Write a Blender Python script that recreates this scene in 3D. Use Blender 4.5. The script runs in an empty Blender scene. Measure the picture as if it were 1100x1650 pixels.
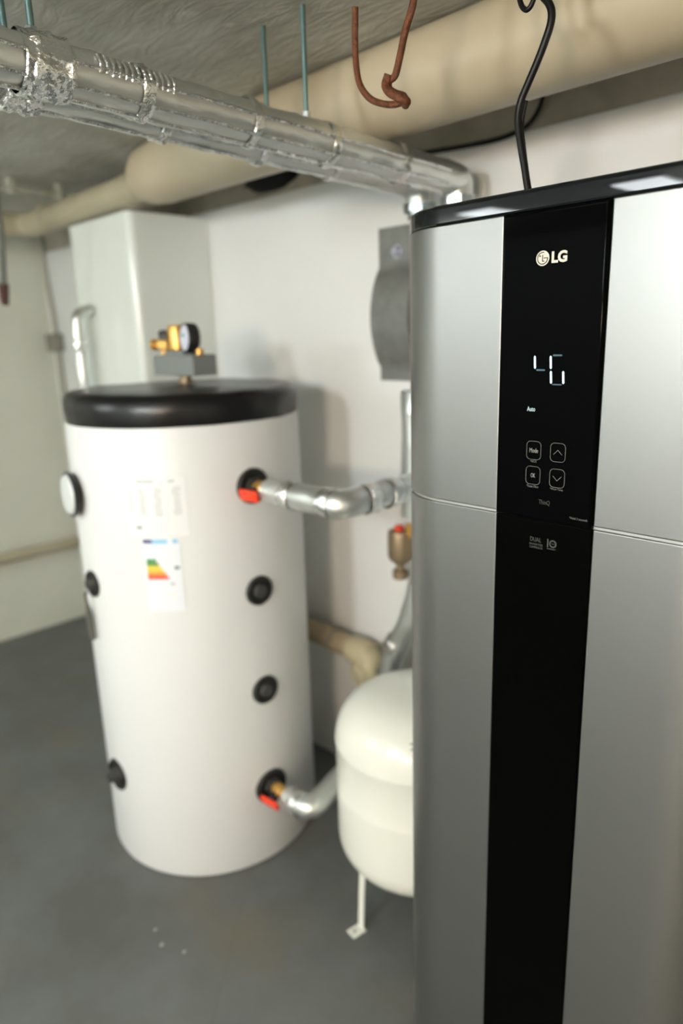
import bpy, bmesh, math, random
from mathutils import Vector, Matrix, noise
random.seed(7)
PI = math.pi
sc = bpy.context.scene
COL = sc.collection

# ------------------------------------------------------------------ camera
CAM_H = 1.455
yaw, pitch, roll = math.radians(45.5), math.radians(14.4), math.radians(-1.8)
fw = Vector((-math.sin(yaw)*math.cos(pitch), math.cos(yaw)*math.cos(pitch), -math.sin(pitch)))
r0 = Vector((math.cos(yaw), math.sin(yaw), 0)); u0 = r0.cross(fw)
rt = r0*math.cos(roll) + u0*math.sin(roll)
up = -r0*math.sin(roll) + u0*math.cos(roll)
cd = bpy.data.cameras.new('camera')
cd.sensor_fit = 'VERTICAL'; cd.sensor_height = 36; cd.sensor_width = 24
cd.lens = 1115/1650*36
cd.clip_start = .02
cam = bpy.data.objects.new('camera', cd); COL.objects.link(cam)
m = Matrix((rt, up, -fw)).transposed().to_4x4(); m.translation = (0, 0, CAM_H)
cam.matrix_world = m
cd.dof.use_dof = True; cd.dof.focus_distance = .90; cd.dof.aperture_fstop = 1.8; cd.dof.aperture_blades = 9
sc.camera = cam

# ------------------------------------------------------------------ world, exposure
w = bpy.data.worlds.new('world'); sc.world = w; w.use_nodes = True
w.node_tree.nodes['Background'].inputs[0].default_value = (.8, .9, 1, 1)
w.node_tree.nodes['Background'].inputs[1].default_value = .0
sc.view_settings.view_transform = 'Standard'; sc.view_settings.look = 'None'
sc.view_settings.exposure = 0.0; sc.view_settings.gamma = 1; sc.view_settings.use_curve_mapping = False
LAMP_COOL = ((.93, 1.0, 1.0), 41.0)
LAMP_WARM = ((1.0, .79, .62), 155.0)

# ------------------------------------------------------------------ materials
def mat(name, col, rough=.5, metal=0., spec=.5, bump=0., bscale=30., vary=0., vscale=6., emit=None, estr=0., coat=0., detail=4., aniso=None):
    mt = bpy.data.materials.new(name); mt.use_nodes = True
    nt = mt.node_tree; b = nt.nodes['Principled BSDF']
    b.inputs['Base Color'].default_value = (*col, 1); b.inputs['Roughness'].default_value = rough
    b.inputs['Metallic'].default_value = metal; b.inputs['Specular IOR Level'].default_value = spec
    b.inputs['Coat Weight'].default_value = coat
    if emit:
        b.inputs['Emission Color'].default_value = (*emit, 1); b.inputs['Emission Strength'].default_value = estr
    tc = nt.nodes.new('ShaderNodeTexCoord')
    if vary:
        n = nt.nodes.new('ShaderNodeTexNoise'); n.inputs['Scale'].default_value = vscale; n.inputs['Detail'].default_value = 5
        nt.links.new(tc.outputs['Object'], n.inputs['Vector'])
        mr = nt.nodes.new('ShaderNodeMapRange'); mr.inputs[1].default_value = .3; mr.inputs[2].default_value = .7
        mr.inputs[3].default_value = 1-vary; mr.inputs[4].default_value = 1+vary*.5
        nt.links.new(n.outputs[0], mr.inputs[0])
        mx = nt.nodes.new('ShaderNodeVectorMath'); mx.operation = 'SCALE'; mx.inputs[0].default_value = col
        nt.links.new(mr.outputs[0], mx.inputs['Scale']); nt.links.new(mx.outputs[0], b.inputs['Base Color'])
    if bump:
        n = nt.nodes.new('ShaderNodeTexNoise'); n.inputs['Scale'].default_value = bscale; n.inputs['Detail'].default_value = detail
        nt.links.new(tc.outputs['Object'], n.inputs['Vector'])
        bp = nt.nodes.new('ShaderNodeBump'); bp.inputs['Strength'].default_value = bump; bp.inputs['Distance'].default_value = .01
        nt.links.new(n.outputs[0], bp.inputs['Height']); nt.links.new(bp.outputs[0], b.inputs['Normal'])
    return mt

M = {}
M['wall'] = mat('white_painted_wall', (.80, .81, .80), .45, bump=.25, bscale=14, vary=.03, vscale=3)
M['wall_dimmed'] = mat('cream_wall_paint_dimmed', (.60, .61, .53), .6, bump=.25, bscale=14, vary=.05, vscale=3)  # the left wall's weaker light is put into this darker colour
M['column'] = mat('white_gloss_paint', (.72, .76, .72), .16, vary=.02)
M['raw'] = mat('raw_plaster', (.46, .42, .35), .9, bump=.5, bscale=30, vary=.25, vscale=9)
M['darkwall'] = mat('bare_concrete_wall', (.13, .125, .11), .9, bump=.4, vary=.2)
M['silver'] = mat('silver_metallic_shell', (.30, .30, .292), .42, metal=1., bump=.015, bscale=900, detail=2)
M['silver_edge'] = mat('pale_grey_shell', (.55, .55, .54), .35, metal=.7)
M['gloss_black'] = mat('gloss_black_plastic', (.003, .0045, .006), .025, spec=.5)
M['glass_black'] = mat('black_glass', (.001, .0012, .0012), .05, spec=.025)
M['strip_black'] = mat('satin_black_strip', (.001, .001, .001), .2, spec=.03)
M['print'] = mat('printed_grey', (.26, .26, .25), .6)
M['print_fine'] = mat('printed_fine_grey', (.13, .13, .125), .6)
M['print_dim'] = mat('printed_dim_grey', (.055, .055, .05), .6)
M['logo'] = mat('printed_pale_logo', (.62, .60, .52), .5)
M['led'] = mat('lit_segment', (.5, .7, .8), .5, emit=(.72, .92, 1.0), estr=.9)
M['led_mid'] = mat('lit_indicator', (.3, .4, .42), .5, emit=(.72, .95, .95), estr=.45)
M['led_dim'] = mat('half_lit_segment', (.02, .05, .07), .5, emit=(.30, .55, .75), estr=.13)
M['tank'] = mat('white_vinyl_jacket', (.745, .755, .755), .38, bump=.04, bscale=60)
M['lid'] = mat('black_vinyl_lid', (.006, .006, .0065), .30, spec=.35, bump=.25, bscale=9, detail=2)
M['rubber'] = mat('black_rubber', (.012, .013, .012), .55)
M['rubber_grey'] = mat('grey_plug', (.045, .045, .042), .5)
M['brass'] = mat('brass', (.62, .36, .10), .35, metal=.7)
M['brass_dull'] = mat('dull_brass', (.28, .21, .13), .45, metal=.6)
M['red'] = mat('red_plastic', (.85, .05, .012), .4)
M['dial'] = mat('pale_dial', (.62, .66, .80), .3)
M['dialwhite'] = mat('white_dial', (.72, .75, .75), .25)
M['teal'] = mat('teal_pointer', (.05, .35, .36), .4)
M['blackp'] = mat('black_plastic', (.01, .01, .011), .35)
M['greyblock'] = mat('grey_foam_block', (.20, .22, .215), .8, bump=.3, bscale=200)
M['vessel'] = mat('cream_white_enamel', (.76, .77, .70), .22, bump=.03, bscale=200)
M['foil'] = mat('aluminium_foil', (.70, .72, .70), .40, metal=.95, bump=.3, bscale=24, detail=4)
M['tape'] = mat('foil_tape', (.80, .81, .80), .20, metal=1., bump=.8, bscale=45, detail=5)
M['copper'] = mat('copper_pipe', (.62, .42, .34), .35, metal=.8)
M['zinc'] = mat('zinc_coupling', (.55, .60, .62), .25, metal=1.)
M['beige'] = mat('beige_pipe_jacket', (.46, .395, .275), .42, bump=.12, bscale=5, detail=2, vary=.05)
M['greige'] = mat('grey_beige_pipe', (.40, .36, .25), .5, bump=.1, vary=.08)
M['drain'] = mat('brown_beige_drain', (.36, .29, .19), .5, vary=.12, vscale=20)
M['yellowed'] = mat('yellowed_plastic', (.44, .39, .25), .5, vary=.08)
M['rust'] = mat('rusty_iron', (.14, .046, .017), .7, metal=.2, bump=.5, bscale=120, vary=.4, vscale=60)
M['rod'] = mat('zinc_threaded_rod', (.20, .33, .34), .35, metal=.85)
M['cord'] = mat('black_cord', (.004, .004, .004), .4, spec=.25)
M['strap'] = mat('galvanised_steel', (.22, .225, .21), .55, metal=.45, vary=.18, vscale=25)
M['bolt'] = mat('bright_bolt', (.55, .56, .66), .25, metal=.8)
M['greybox'] = mat('grey_plastic', (.21, .20, .16), .6)
M['probe'] = mat('dark_grey_cable', (.09, .09, .075), .6)
M['rust_dark'] = mat('dark_rust', (.07, .028, .022), .8)
M['rod_dark'] = mat('dull_dark_steel', (.13, .14, .12), .6)
M['conduit'] = mat('painted_conduit', (.34, .34, .28), .6)
M['label'] = mat('white_sticker', (.82, .835, .84), .5)
M['label_blue'] = mat('pale_sticker', (.80, .835, .89), .5)
M['ink'] = mat('grey_print', (.50, .53, .53), .6)
M['inkdark'] = mat('dark_print', (.20, .24, .23), .6)
M['navy'] = mat('navy_print', (.03, .03, .20), .6)
M['sky'] = mat('sky_blue_print', (.26, .58, .82), .6)
for n, c in dict(g1=(.02, .27, .09), g2=(.10, .24, .02), y1=(.80, .62, .05), y2=(.95, .55, .04), o1=(.95, .24, .03), r1=(.90, .07, .03)).items():
    M[n] = mat('energy_bar_'+n, c, .6)
M['white_metal'] = mat('white_lamp_housing', (.8, .8, .8), .4)
M['black_foam'] = mat('black_foam', (.006, .006, .006), .95)
M['chip'] = mat('white_paint_crumb', (.32, .33, .31), .8)

def floor_material():
    mt = bpy.data.materials.new('blue_grey_floor_paint'); mt.use_nodes = True
    nt = mt.node_tree; N = nt.nodes; L = nt.links; b = N['Principled BSDF']
    b.inputs['Roughness'].default_value = .5
    geo = N.new('ShaderNodeNewGeometry')
    n1 = N.new('ShaderNodeTexNoise'); n1.inputs['Scale'].default_value = 2.6; n1.inputs['Detail'].default_value = 6; n1.inputs['Roughness'].default_value = .6
    L.new(geo.outputs['Position'], n1.inputs['Vector'])
    r1 = N.new('ShaderNodeValToRGB'); r1.color_ramp.elements[0].position = .36; r1.color_ramp.elements[1].position = .66
    r1.color_ramp.elements[0].color = (.092, .095, .088, 1); r1.color_ramp.elements[1].color = (.132, .143, .139, 1)
    L.new(n1.outputs[0], r1.inputs[0])
    # brown dirt: broad noise and one round stain
    n2 = N.new('ShaderNodeTexNoise'); n2.inputs['Scale'].default_value = 3.7; n2.inputs['Detail'].default_value = 7
    ad = N.new('ShaderNodeVectorMath'); ad.operation = 'ADD'; ad.inputs[1].default_value = (3.1, 7.7, 0)
    L.new(geo.outputs['Position'], ad.inputs[0]); L.new(ad.outputs[0], n2.inputs['Vector'])
    r2 = N.new('ShaderNodeMapRange'); r2.inputs[1].default_value = .52; r2.inputs[2].default_value = .74; r2.inputs[3].default_value = 0; r2.inputs[4].default_value = .55
    L.new(n2.outputs[0], r2.inputs[0])
    ds = N.new('ShaderNodeVectorMath'); ds.operation = 'DISTANCE'; ds.inputs[1].default_value = (-1.205, .795, 0)
    n3 = N.new('ShaderNodeTexNoise'); n3.inputs['Scale'].default_value = 14; n3.inputs['Detail'].default_value = 4
    L.new(geo.outputs['Position'], n3.inputs['Vector'])
    L.new(geo.outputs['Position'], ds.inputs[0])
    sb = N.new('ShaderNodeMath'); sb.operation = 'MULTIPLY_ADD'; sb.inputs[1].default_value = .10; L.new(n3.outputs[0], sb.inputs[0]); L.new(ds.outputs['Value'], sb.inputs[2])
    r3 = N.new('ShaderNodeMapRange'); r3.inputs[1].default_value = .17; r3.inputs[2].default_value = .08; r3.inputs[3].default_value = 0; r3.inputs[4].default_value = .6
    L.new(sb.outputs[0], r3.inputs[0])
    mxm = N.new('ShaderNodeMath'); mxm.operation = 'MAXIMUM'; L.new(r2.outputs[0], mxm.inputs[0]); L.new(r3.outputs[0], mxm.inputs[1])
    mix = N.new('ShaderNodeMix'); mix.data_type = 'RGBA'; mix.inputs[7].default_value = (.135, .118, .080, 1)
    L.new(mxm.outputs[0], mix.inputs[0]); L.new(r1.outputs[0], mix.inputs[6])
    # a trowel line in the coating
    dt = N.new('ShaderNodeVectorMath'); dt.operation = 'DOT_PRODUCT'; dt.inputs[1].default_value = (.75, .66, 0)
    L.new(geo.outputs['Position'], dt.inputs[0])
    a1 = N.new('ShaderNodeMath'); a1.operation = 'ADD'; a1.inputs[1].default_value = .405; L.new(dt.outputs['Value'], a1.inputs[0])
    a2 = N.new('ShaderNodeMath'); a2.operation = 'ABSOLUTE'; L.new(a1.outputs[0], a2.inputs[0])
    r4 = N.new('ShaderNodeMapRange'); r4.inputs[1].default_value = .006; r4.inputs[2].default_value = .0; r4.inputs[3].default_value = 0; r4.inputs[4].default_value = .3
    L.new(a2.outputs[0], r4.inputs[0])
    mix2 = N.new('ShaderNodeMix'); mix2.data_type = 'RGBA'; mix2.inputs[7].default_value = (.10, .09, .07, 1)
    L.new(r4.outputs[0], mix2.inputs[0]); L.new(mix.outputs[2], mix2.inputs[6])
    L.new(mix2.outputs[2], b.inputs['Base Color'])
    bp = N.new('ShaderNodeBump'); bp.inputs['Strength'].default_value = .25; bp.inputs['Distance'].default_value = .01
    L.new(n1.outputs[0], bp.inputs['Height']); L.new(bp.outputs[0], b.inputs['Normal'])
    return mt
M['floor'] = floor_material()

def ceiling_material():
    mt = bpy.data.materials.new('smeared_concrete_ceiling'); mt.use_nodes = True
    nt = mt.node_tree; N = nt.nodes; L = nt.links; b = N['Principled BSDF']; b.inputs['Roughness'].default_value = .75
    geo = N.new('ShaderNodeNewGeometry')
    n1 = N.new('ShaderNodeTexNoise'); n1.inputs['Scale'].default_value = 5; n1.inputs['Detail'].default_value = 6
    L.new(geo.outputs['Position'], n1.inputs['Vector'])
    r1 = N.new('ShaderNodeValToRGB'); r1.color_ramp.elements[0].position = .3; r1.color_ramp.elements[1].position = .7
    r1.color_ramp.elements[0].color = (.36, .35, .30, 1); r1.color_ramp.elements[1].color = (.52, .52, .47, 1)
    L.new(n1.outputs[0], r1.inputs[0])
    mp = N.new('ShaderNodeMapping'); mp.inputs['Rotation'].default_value = (0, 0, .7); mp.inputs['Scale'].default_value = (9, 32, 1)
    L.new(geo.outputs['Position'], mp.inputs['Vector'])
    n2 = N.new('ShaderNodeTexNoise'); n2.inputs['Scale'].default_value = 1; n2.inputs['Detail'].default_value = 4; n2.inputs['Distortion'].default_value = 1.2
    L.new(mp.outputs[0], n2.inputs['Vector'])
    r2 = N.new('ShaderNodeMapRange'); r2.inputs[1].default_value = .60; r2.inputs[2].default_value = .72; r2.inputs[3].default_value = 0; r2.inputs[4].default_value = .6
    L.new(n2.outputs[0], r2.inputs[0])
    mix = N.new('ShaderNodeMix'); mix.data_type = 'RGBA'; mix.inputs[7].default_value = (.72, .71, .65, 1)
    L.new(r2.outputs[0], mix.inputs[0]); L.new(r1.outputs[0], mix.inputs[6]); L.new(mix.outputs[2], b.inputs['Base Color'])
    bp = N.new('ShaderNodeBump'); bp.inputs['Strength'].default_value = .5; bp.inputs['Distance'].default_value = .01
    L.new(n2.outputs[0], bp.inputs['Height']); L.new(bp.outputs[0], b.inputs['Normal'])
    return mt
M['ceiling'] = ceiling_material()

# ------------------------------------------------------------------ helpers
def link(o, parent=None):
    COL.objects.link(o)
    if parent is not None: o.parent = parent
    return o

def from_bm(name, bm, material, parent=None, smooth=True, angle=40, wn=False):
    bmesh.ops.recalc_face_normals(bm, faces=bm.faces[:])
    me = bpy.data.meshes.new(name)
    bm.to_mesh(me); bm.free()
    if smooth:
        for p in me.polygons: p.use_smooth = True
        me.set_sharp_from_angle(angle=math.radians(angle))
    me.materials.append(M[material])
    o = bpy.data.objects.new(name, me)
    if smooth and wn:
        md = o.modifiers.new('weighted_normal', 'WEIGHTED_NORMAL'); md.keep_sharp = True; md.weight = 100
    return link(o, parent)

def tag(o, label, cat, group=None):
    o['label'] = label; o['category'] = cat
    if group: o['group'] = group
    return o

def struct(o): o['kind'] = 'structure'; return o

def thing(name, label, cat, loc=(0, 0, 0), group=None):
    o = bpy.data.objects.new(name, None); o.empty_display_size = .05; o.location = loc
    link(o); return tag(o, label, cat, group)

# every part is modelled in world coordinates; parts of a thing are shifted into the thing's frame
def part(name, bm, material, parent, **k):
    if parent is not None:
        off = Vector((0, 0, 0)); p = parent
        while p is not None: off += p.location; p = p.parent
        bmesh.ops.translate(bm, verts=bm.verts[:], vec=-off)
    return from_bm(name, bm, material, parent, **k)

def box(lo, hi, bevel=0., seg=2):
    bm = bmesh.new(); bmesh.ops.create_cube(bm, size=1)
    lo = Vector(lo); hi = Vector(hi)
    for v in bm.verts: v.co = Vector([(lo[i]+hi[i])/2 + v.co[i]*(hi[i]-lo[i]) for i in range(3)])
    if bevel: bmesh.ops.bevel(bm, geom=bm.edges[:]+bm.verts[:], offset=bevel, segments=seg, profile=.5, affect='EDGES')
    return bm

def merge(*bms):
    out = bms[0]
    for b in bms[1:]:
        me = bpy.data.meshes.new('tmp'); b.to_mesh(me); b.free(); out.from_mesh(me); bpy.data.meshes.remove(me)
    return out

def frame_of(axis):
    a = Vector(axis).normalized()
    h = Vector((0, 0, 1)) if abs(a.z) < .95 else Vector((1, 0, 0))
    u = h.cross(a).normalized(); v = a.cross(u)
    return a, u, v

def lathe(profile, origin, axis=(0, 0, 1), seg=48, wob=0., bm=None):
    """profile: list of (radius, distance along axis)"""
    bm = bm or bmesh.new(); a, u, v = frame_of(axis); o = Vector(origin); rings = []
    for r, h in profile:
        if r < 1e-6: rings.append([bm.verts.new(o+a*h)])
        else:
            ring = []
            for k in range(seg):
                t = 2*PI*k/seg
                d = u*math.cos(t)+v*math.sin(t)
                p = o+a*h+d*r
                if wob: p += d*wob*noise.noise(p*38.) + d*wob*.7*noise.noise(p*90.)
                ring.append(bm.verts.new(p))
            rings.append(ring)
    for A, B in zip(rings, rings[1:]):
        if len(A) == 1 and len(B) == 1: continue
        if len(A) == 1:
            for k in range(seg): bm.faces.new((A[0], B[k], B[(k+1) % seg]))
        elif len(B) == 1:
            for k in range(seg): bm.faces.new((A[k], A[(k+1) % seg], B[0]))
        else:
            for k in range(seg): bm.faces.new((A[k], A[(k+1) % seg], B[(k+1) % seg], B[k]))
    return bm

def fillet(pts, rad, n=6):
    """round the corners of a polyline"""
    P = [Vector(p) for p in pts]; out = [P[0]]
    for i in range(1, len(P)-1):
        a = (P[i-1]-P[i]); b = (P[i+1]-P[i]); la, lb = a.length, b.length
        r = min(rad, la*.49, lb*.49); a.normalize(); b.normalize()
        s, e = P[i]+a*r, P[i]+b*r
        for k in range(n+1):
            t = k/n; out.append(s*(1-t)**2 + P[i]*2*t*(1-t) + e*t*t)
    out.append(P[-1]); return out

def smoothline(pts, n=8):
    P = [Vector(p) for p in pts]; P = [P[0]*2-P[1]] + P + [P[-1]*2-P[-2]]; out = []
    for i in range(1, len(P)-2):
        for k in range(n):
            t = k/n; p0, p1, p2, p3 = P[i-1:i+3]
            out.append(.5*((2*p1)+(p2-p0)*t+(2*p0-5*p1+4*p2-p3)*t*t+(3*p1-p0-3*p2+p3)*t**3))
    out.append(P[-2]); return out

def resample(pts, step):
    out = [pts[0]]
    for a, b in zip(pts, pts[1:]):
        L = (b-a).length; n = max(1, int(L/step))
        for k in range(1, n+1): out.append(a+(b-a)*k/n)
    return out

def tube(pts, r, seg=16, caps=True, wob=0., bm=None, step=None, rfun=None):
    bm = bm or bmesh.new(); P = [Vector(p) for p in pts]
    if step: P = resample(P, step)
    t0 = (P[1]-P[0]).normalized(); _, u, v = frame_of(t0); rings = []
    for i, p in enumerate(P):
        t = (P[min(i+1, len(P)-1)]-P[max(i-1, 0)]).normalized()
        u = (u - t*u.dot(t)).normalized(); v = t.cross(u)
        rr = r if rfun is None else r*rfun(i/(len(P)-1))
        ring = []
        for k in range(seg):
            th = 2*PI*k/seg; d = u*math.cos(th)+v*math.sin(th); q = p+d*rr
            if wob: q += d*wob*(noise.noise(q*22.)+.8*noise.noise(q*55.+Vector((5, 1, 2))))
            ring.append(bm.verts.new(q))
        rings.append(ring)
    for A, B in zip(rings, rings[1:]):
        for k in range(seg): bm.faces.new((A[k], A[(k+1) % seg], B[(k+1) % seg], B[k]))
    if caps: bm.faces.new(rings[0][::-1]); bm.faces.new(rings[-1])
    return bm

def prism(poly, z0, z1, bevel=0., seg=2):
    """poly: list of (x, y), extruded from z0 to z1"""
    bm = bmesh.new()
    a = [bm.verts.new((x, y, z0)) for x, y in poly]; b = [bm.verts.new((x, y, z1)) for x, y in poly]
    n = len(poly); bm.faces.new(a[::-1]); top = bm.faces.new(b)
    for k in range(n): bm.faces.new((a[k], a[(k+1) % n], b[(k+1) % n], b[k]))
    bmesh.ops.recalc_face_normals(bm, faces=bm.faces[:])
    if bevel:
        bm.normal_update()
        es = [e for e in bm.edges if len(e.link_faces) == 2 and e.calc_face_angle(0) > math.radians(45)]
        bmesh.ops.bevel(bm, geom=es, offset=bevel, segments=seg, profile=.5, affect='EDGES')
    return bm

def text_bm(s, size, cx, z, y, align='CENTER', width=None, height=None, thick=.0003, bold=0.):
    """lettering as a mesh standing in the XZ plane and facing -Y; z is the vertical middle"""
    cu = bpy.data.curves.new('txt', 'FONT'); cu.body = s; cu.size = size; cu.extrude = thick; cu.resolution_u = 3; cu.offset = bold
    o = bpy.data.objects.new('txt', cu); COL.objects.link(o)
    dg = bpy.context.evaluated_depsgraph_get(); me = bpy.data.meshes.new_from_object(o.evaluated_get(dg))
    bm = bmesh.new(); bm.from_mesh(me); bpy.data.meshes.remove(me); bpy.data.objects.remove(o); bpy.data.curves.remove(cu)
    xs = [v.co.x for v in bm.verts]; ys = [v.co.y for v in bm.verts]; x0, x1, y0, y1 = min(xs), max(xs), min(ys), max(ys)
    fx = (width/(x1-x0)) if width else 1; fy = (height/(y1-y0)) if height else (fx if width else 1)
    for v in bm.verts:
        X = (v.co.x-(x0+x1)/2)*fx if align == 'CENTER' else (v.co.x-x0)*fx
        v.co = Vector((cx+X, y-v.co.z, z+(v.co.y-(y0+y1)/2)*fy))
    return bm

# ------------------------------------------------------------------ the room
YW, XL, ZC, XR, YF = 1.494, -3.54, 2.008, 1.9, -2.4
struct(from_bm('floor', box((XL-.1, YF-.1, -.1), (XR+.1, YW+.1, 0)), 'floor', smooth=False))
struct(from_bm('ceiling', box((XL-.1, YF-.1, ZC), (XR+.1, YW+.1, ZC+.1)), 'ceiling', smooth=False))
wb = struct(from_bm('wall_back', box((XL, YW, 0), (XR, YW+.1, 1.878), .003), 'wall'))
struct(from_bm('trim_1', box((XL, YW+.012, 1.878), (XR, YW+.1, ZC)), 'raw', smooth=False))
struct(from_bm('wall_left', box((XL-.1, YF, 0), (XL, YW+.1, ZC)), 'wall_dimmed', smooth=False))
struct(from_bm('wall_right', box((XR, YF, 0), (XR+.1, YW+.1, ZC)), 'wall_dimmed', smooth=False))
struct(from_bm('wall_front', box((XL-.1, YF-.1, 0), (XR+.1, YF, ZC)), 'wall', smooth=False))
# boxed-in shaft with one rounded corner against the back wall
def column():
    x0, x1, y0 = -2.56, -2.139, 1.192; r = .03; poly = [(x0, YW), (x0, y0+.006), (x0+.006, y0)]
    for k in range(9):
        t = -PI/2 + PI/2*k/8; poly.append((x1-r+r*math.cos(t), y0+r+r*math.sin(t)))
    poly.append((x1, YW)); return prism(poly, 0, 1.857, .004)
struct(from_bm('wall_column', column(), 'column', wn=True))

# two opal globes on the ceiling and a warm wall lamp further back in the room
def lamp(x, y, r, mname, label):
    t = thing('globe_lamp', label, 'lamp', (x, y, ZC), 'globe lamps on the ceiling'); zc = 1.845
    part('ceiling_rose', lathe([(0, ZC), (.06, ZC), (.06, ZC-.012), (.045, zc+r*.86), (.045, zc+r*.80), (0, zc+r*.80)], (x, y, 0), seg=32), 'white_metal', t)
    part('globe', lathe([(r*math.sin(PI*k/18), zc-r*math.cos(PI*k/18)) if 0 < k < 18 else (0, zc-r*math.cos(PI*k/18)) for k in range(19)], (x, y, 0), seg=36), mname, t)
M['lampA'] = mat('lamp_diffuser_neutral', (.9, .9, .9), .5, emit=LAMP_COOL[0], estr=LAMP_COOL[1])
M['lampB'] = mat('lamp_diffuser_bright', (.9, .9, .9), .5, emit=LAMP_COOL[0], estr=LAMP_COOL[1]*2.6)
M['lampD'] = mat('rim_light_diffuser', (.9, .9, .9), .5, emit=(.93, .98, 1.0), estr=18.0)
M['lampC'] = mat('lamp_diffuser_warm', (.9, .9, .9), .5, emit=LAMP_WARM[0], estr=LAMP_WARM[1])
lamp(-2.40, -1.55, .155, 'lampA', 'white globe lamp on the ceiling nearer the left wall')
lamp(-.62, -1.55, .155, 'lampB', 'white globe lamp on the ceiling nearer the silver appliance')
for x, lb in ((-1.98, 'small square light added for the rim highlight nearer the left wall'), (-1.14, 'small square light added for the rim highlight nearer the silver appliance')):  # unseen flat lights, added to put highlights on the black cap's rim
    t = thing('added_rim_light', lb, 'lamp', (x, -1.22, ZC), 'square lights added for the rim highlights')
    part('frame', box((x-.12, -1.39, ZC-.008), (x+.12, -1.05, ZC), .003), 'white_metal', t)
    part('diffuser', box((x-.105, -1.375, ZC-.012), (x+.105, -1.065, ZC-.007), .002), 'lampD', t)
wl = thing('wall_lamp', 'warm wall lamp on the wall opposite the silver appliance', 'lamp', (.7, YF, 1.6))
part('base', box((.48, YF, 1.46), (.92, YF+.03, 1.78), .01), 'white_metal', wl)
part('diffuser', box((.50, YF+.028, 1.48), (.90, YF+.09, 1.76), .02), 'lampC', wl)

# ------------------------------------------------------------------ heat pump water heater
HX, HYF, HW, HD, HR = -.4577, .833, .58, .58, .113
LGZ_SEAM, LGZ_TOP, LGZ_CAP = 1.2022, 1.598, 1.625
PX0, PX1 = -.530, -.3855
def corner(cx, cy, a0, a1, r, n=14):
    return [(cx+r*math.cos(a0+(a1-a0)*k/n), cy+r*math.sin(a0+(a1-a0)*k/n)) for k in range(n+1)]
def outline(inset=0., n=14):
    x0, x1, y0, y1 = HX-HW/2+inset, HX+HW/2-inset, HYF+inset, HYF+HD-inset; r = HR-inset
    return (corner(x0+r, y0+r, PI, 1.5*PI, r, n)+corner(x1-r, y0+r, 1.5*PI, 2*PI, r, n)
            + corner(x1-r, y1-r, 0, .5*PI, r, n)+corner(x0+r, y1-r, .5*PI, PI, r, n))
ht = thing('water_heater', 'tall silver water heater with glossy black display strip down its front', 'water heater', (HX, HYF+HD/2, 0))
part('rear_shell', prism(outline(.004), .03, LGZ_TOP, .002), 'silver_edge', ht, wn=True)
part('plinth', prism(outline(.02), 0, .03), 'blackp', ht)
def shell(side, z0, z1):
    """front shell from the strip's edge around the corner; side -1 left, 1 right"""
    def path(inset):
        r = HR-inset; y0 = HYF+inset
        if side < 0:
            cx = HX-HW/2+HR; pts = [(PX0, y0)] + [(cx+r*math.cos(t), HYF+HR+r*math.sin(t)) for t in [1.5*PI - k/16*math.radians(49) for k in range(17)]]
        else:
            cx = HX+HW/2-HR; pts = [(PX1, y0)] + [(cx+r*math.cos(t), HYF+HR+r*math.sin(t)) for t in [1.5*PI + k/16*math.radians(49) for k in range(17)]]
        return pts
    return prism(path(0)+path(.012)[::-1], z0, z1, .0022, 3)
for side, nm in ((-1, 'left'), (1, 'right')):
    part('upper_shell', shell(side, LGZ_SEAM+.0018, LGZ_TOP), 'silver', ht, wn=True)
    part('lower_shell', shell(side, .03, LGZ_SEAM-.0018), 'silver', ht, wn=True)
# glossy cap with a rolled rim
def cap():
    bm = bmesh.new(); rings = []
    for inset, z in ((.004, LGZ_TOP-.0005), (.0008, LGZ_TOP+.0008), (.0, LGZ_TOP+.003), (.0, LGZ_TOP+.0035), (.0002, LGZ_TOP+.021), (.0003, LGZ_TOP+.0215), (.0018, LGZ_TOP+.0248), (.005, LGZ_CAP), (.03, LGZ_CAP)):
        rings.append([bm.verts.new((x, y, z)) for x, y in outline(inset, 20)])
    n = len(rings[0])
    for A, B in zip(rings, rings[1:]):
        for k in range(n): bm.faces.new((A[k], A[(k+1) % n], B[(k+1) % n], B[k]))
    bm.faces.new(rings[0][::-1]); bm.faces.new(rings[-1]); return bm
part('top_cap', cap(), 'gloss_black', ht, angle=8)['label'] = 'glossy black cap with rolled rim'
# control panel: proud, softly rounded edges
YP = HYF-.005
def panel(z0, z1, y, bev, x0=PX0, x1=PX1):
    bm = box((x0+.0008, y, z0), (x1-.0008, HYF+.012, z1))
    es = [e for e in bm.edges if all(abs(v.co.y-y) < 1e-6 for v in e.verts)]
    bmesh.ops.bevel(bm, geom=es, offset=bev, segments=5, profile=.5, affect='EDGES'); return bm
cp = part('control_panel', panel(LGZ_SEAM-.001, LGZ_TOP-.001, YP, .0042), 'glass_black', ht, wn=True)
cp['label'] = 'glossy black control panel with lit digits'
ls = part('lower_strip', panel(.03, LGZ_SEAM-.002, HYF-.002, .0018), 'strip_black', ht, wn=True)
ls['label'] = 'black strip below the control panel'
YT = YP-.0002
def ptext(name, s, x, z, width, m_='print', height=None, parent=None, y=YT):
    o = part(name, text_bm(s, .01, x, z, y, width=width, height=height, thick=.0002), m_, parent or cp, smooth=False); return o
part('brand_lettering', text_bm('LG', .01, -.4468, 1.5393, YT, width=.0208, height=.0138, thick=.0002, bold=.00042), 'logo', cp, smooth=False)
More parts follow.
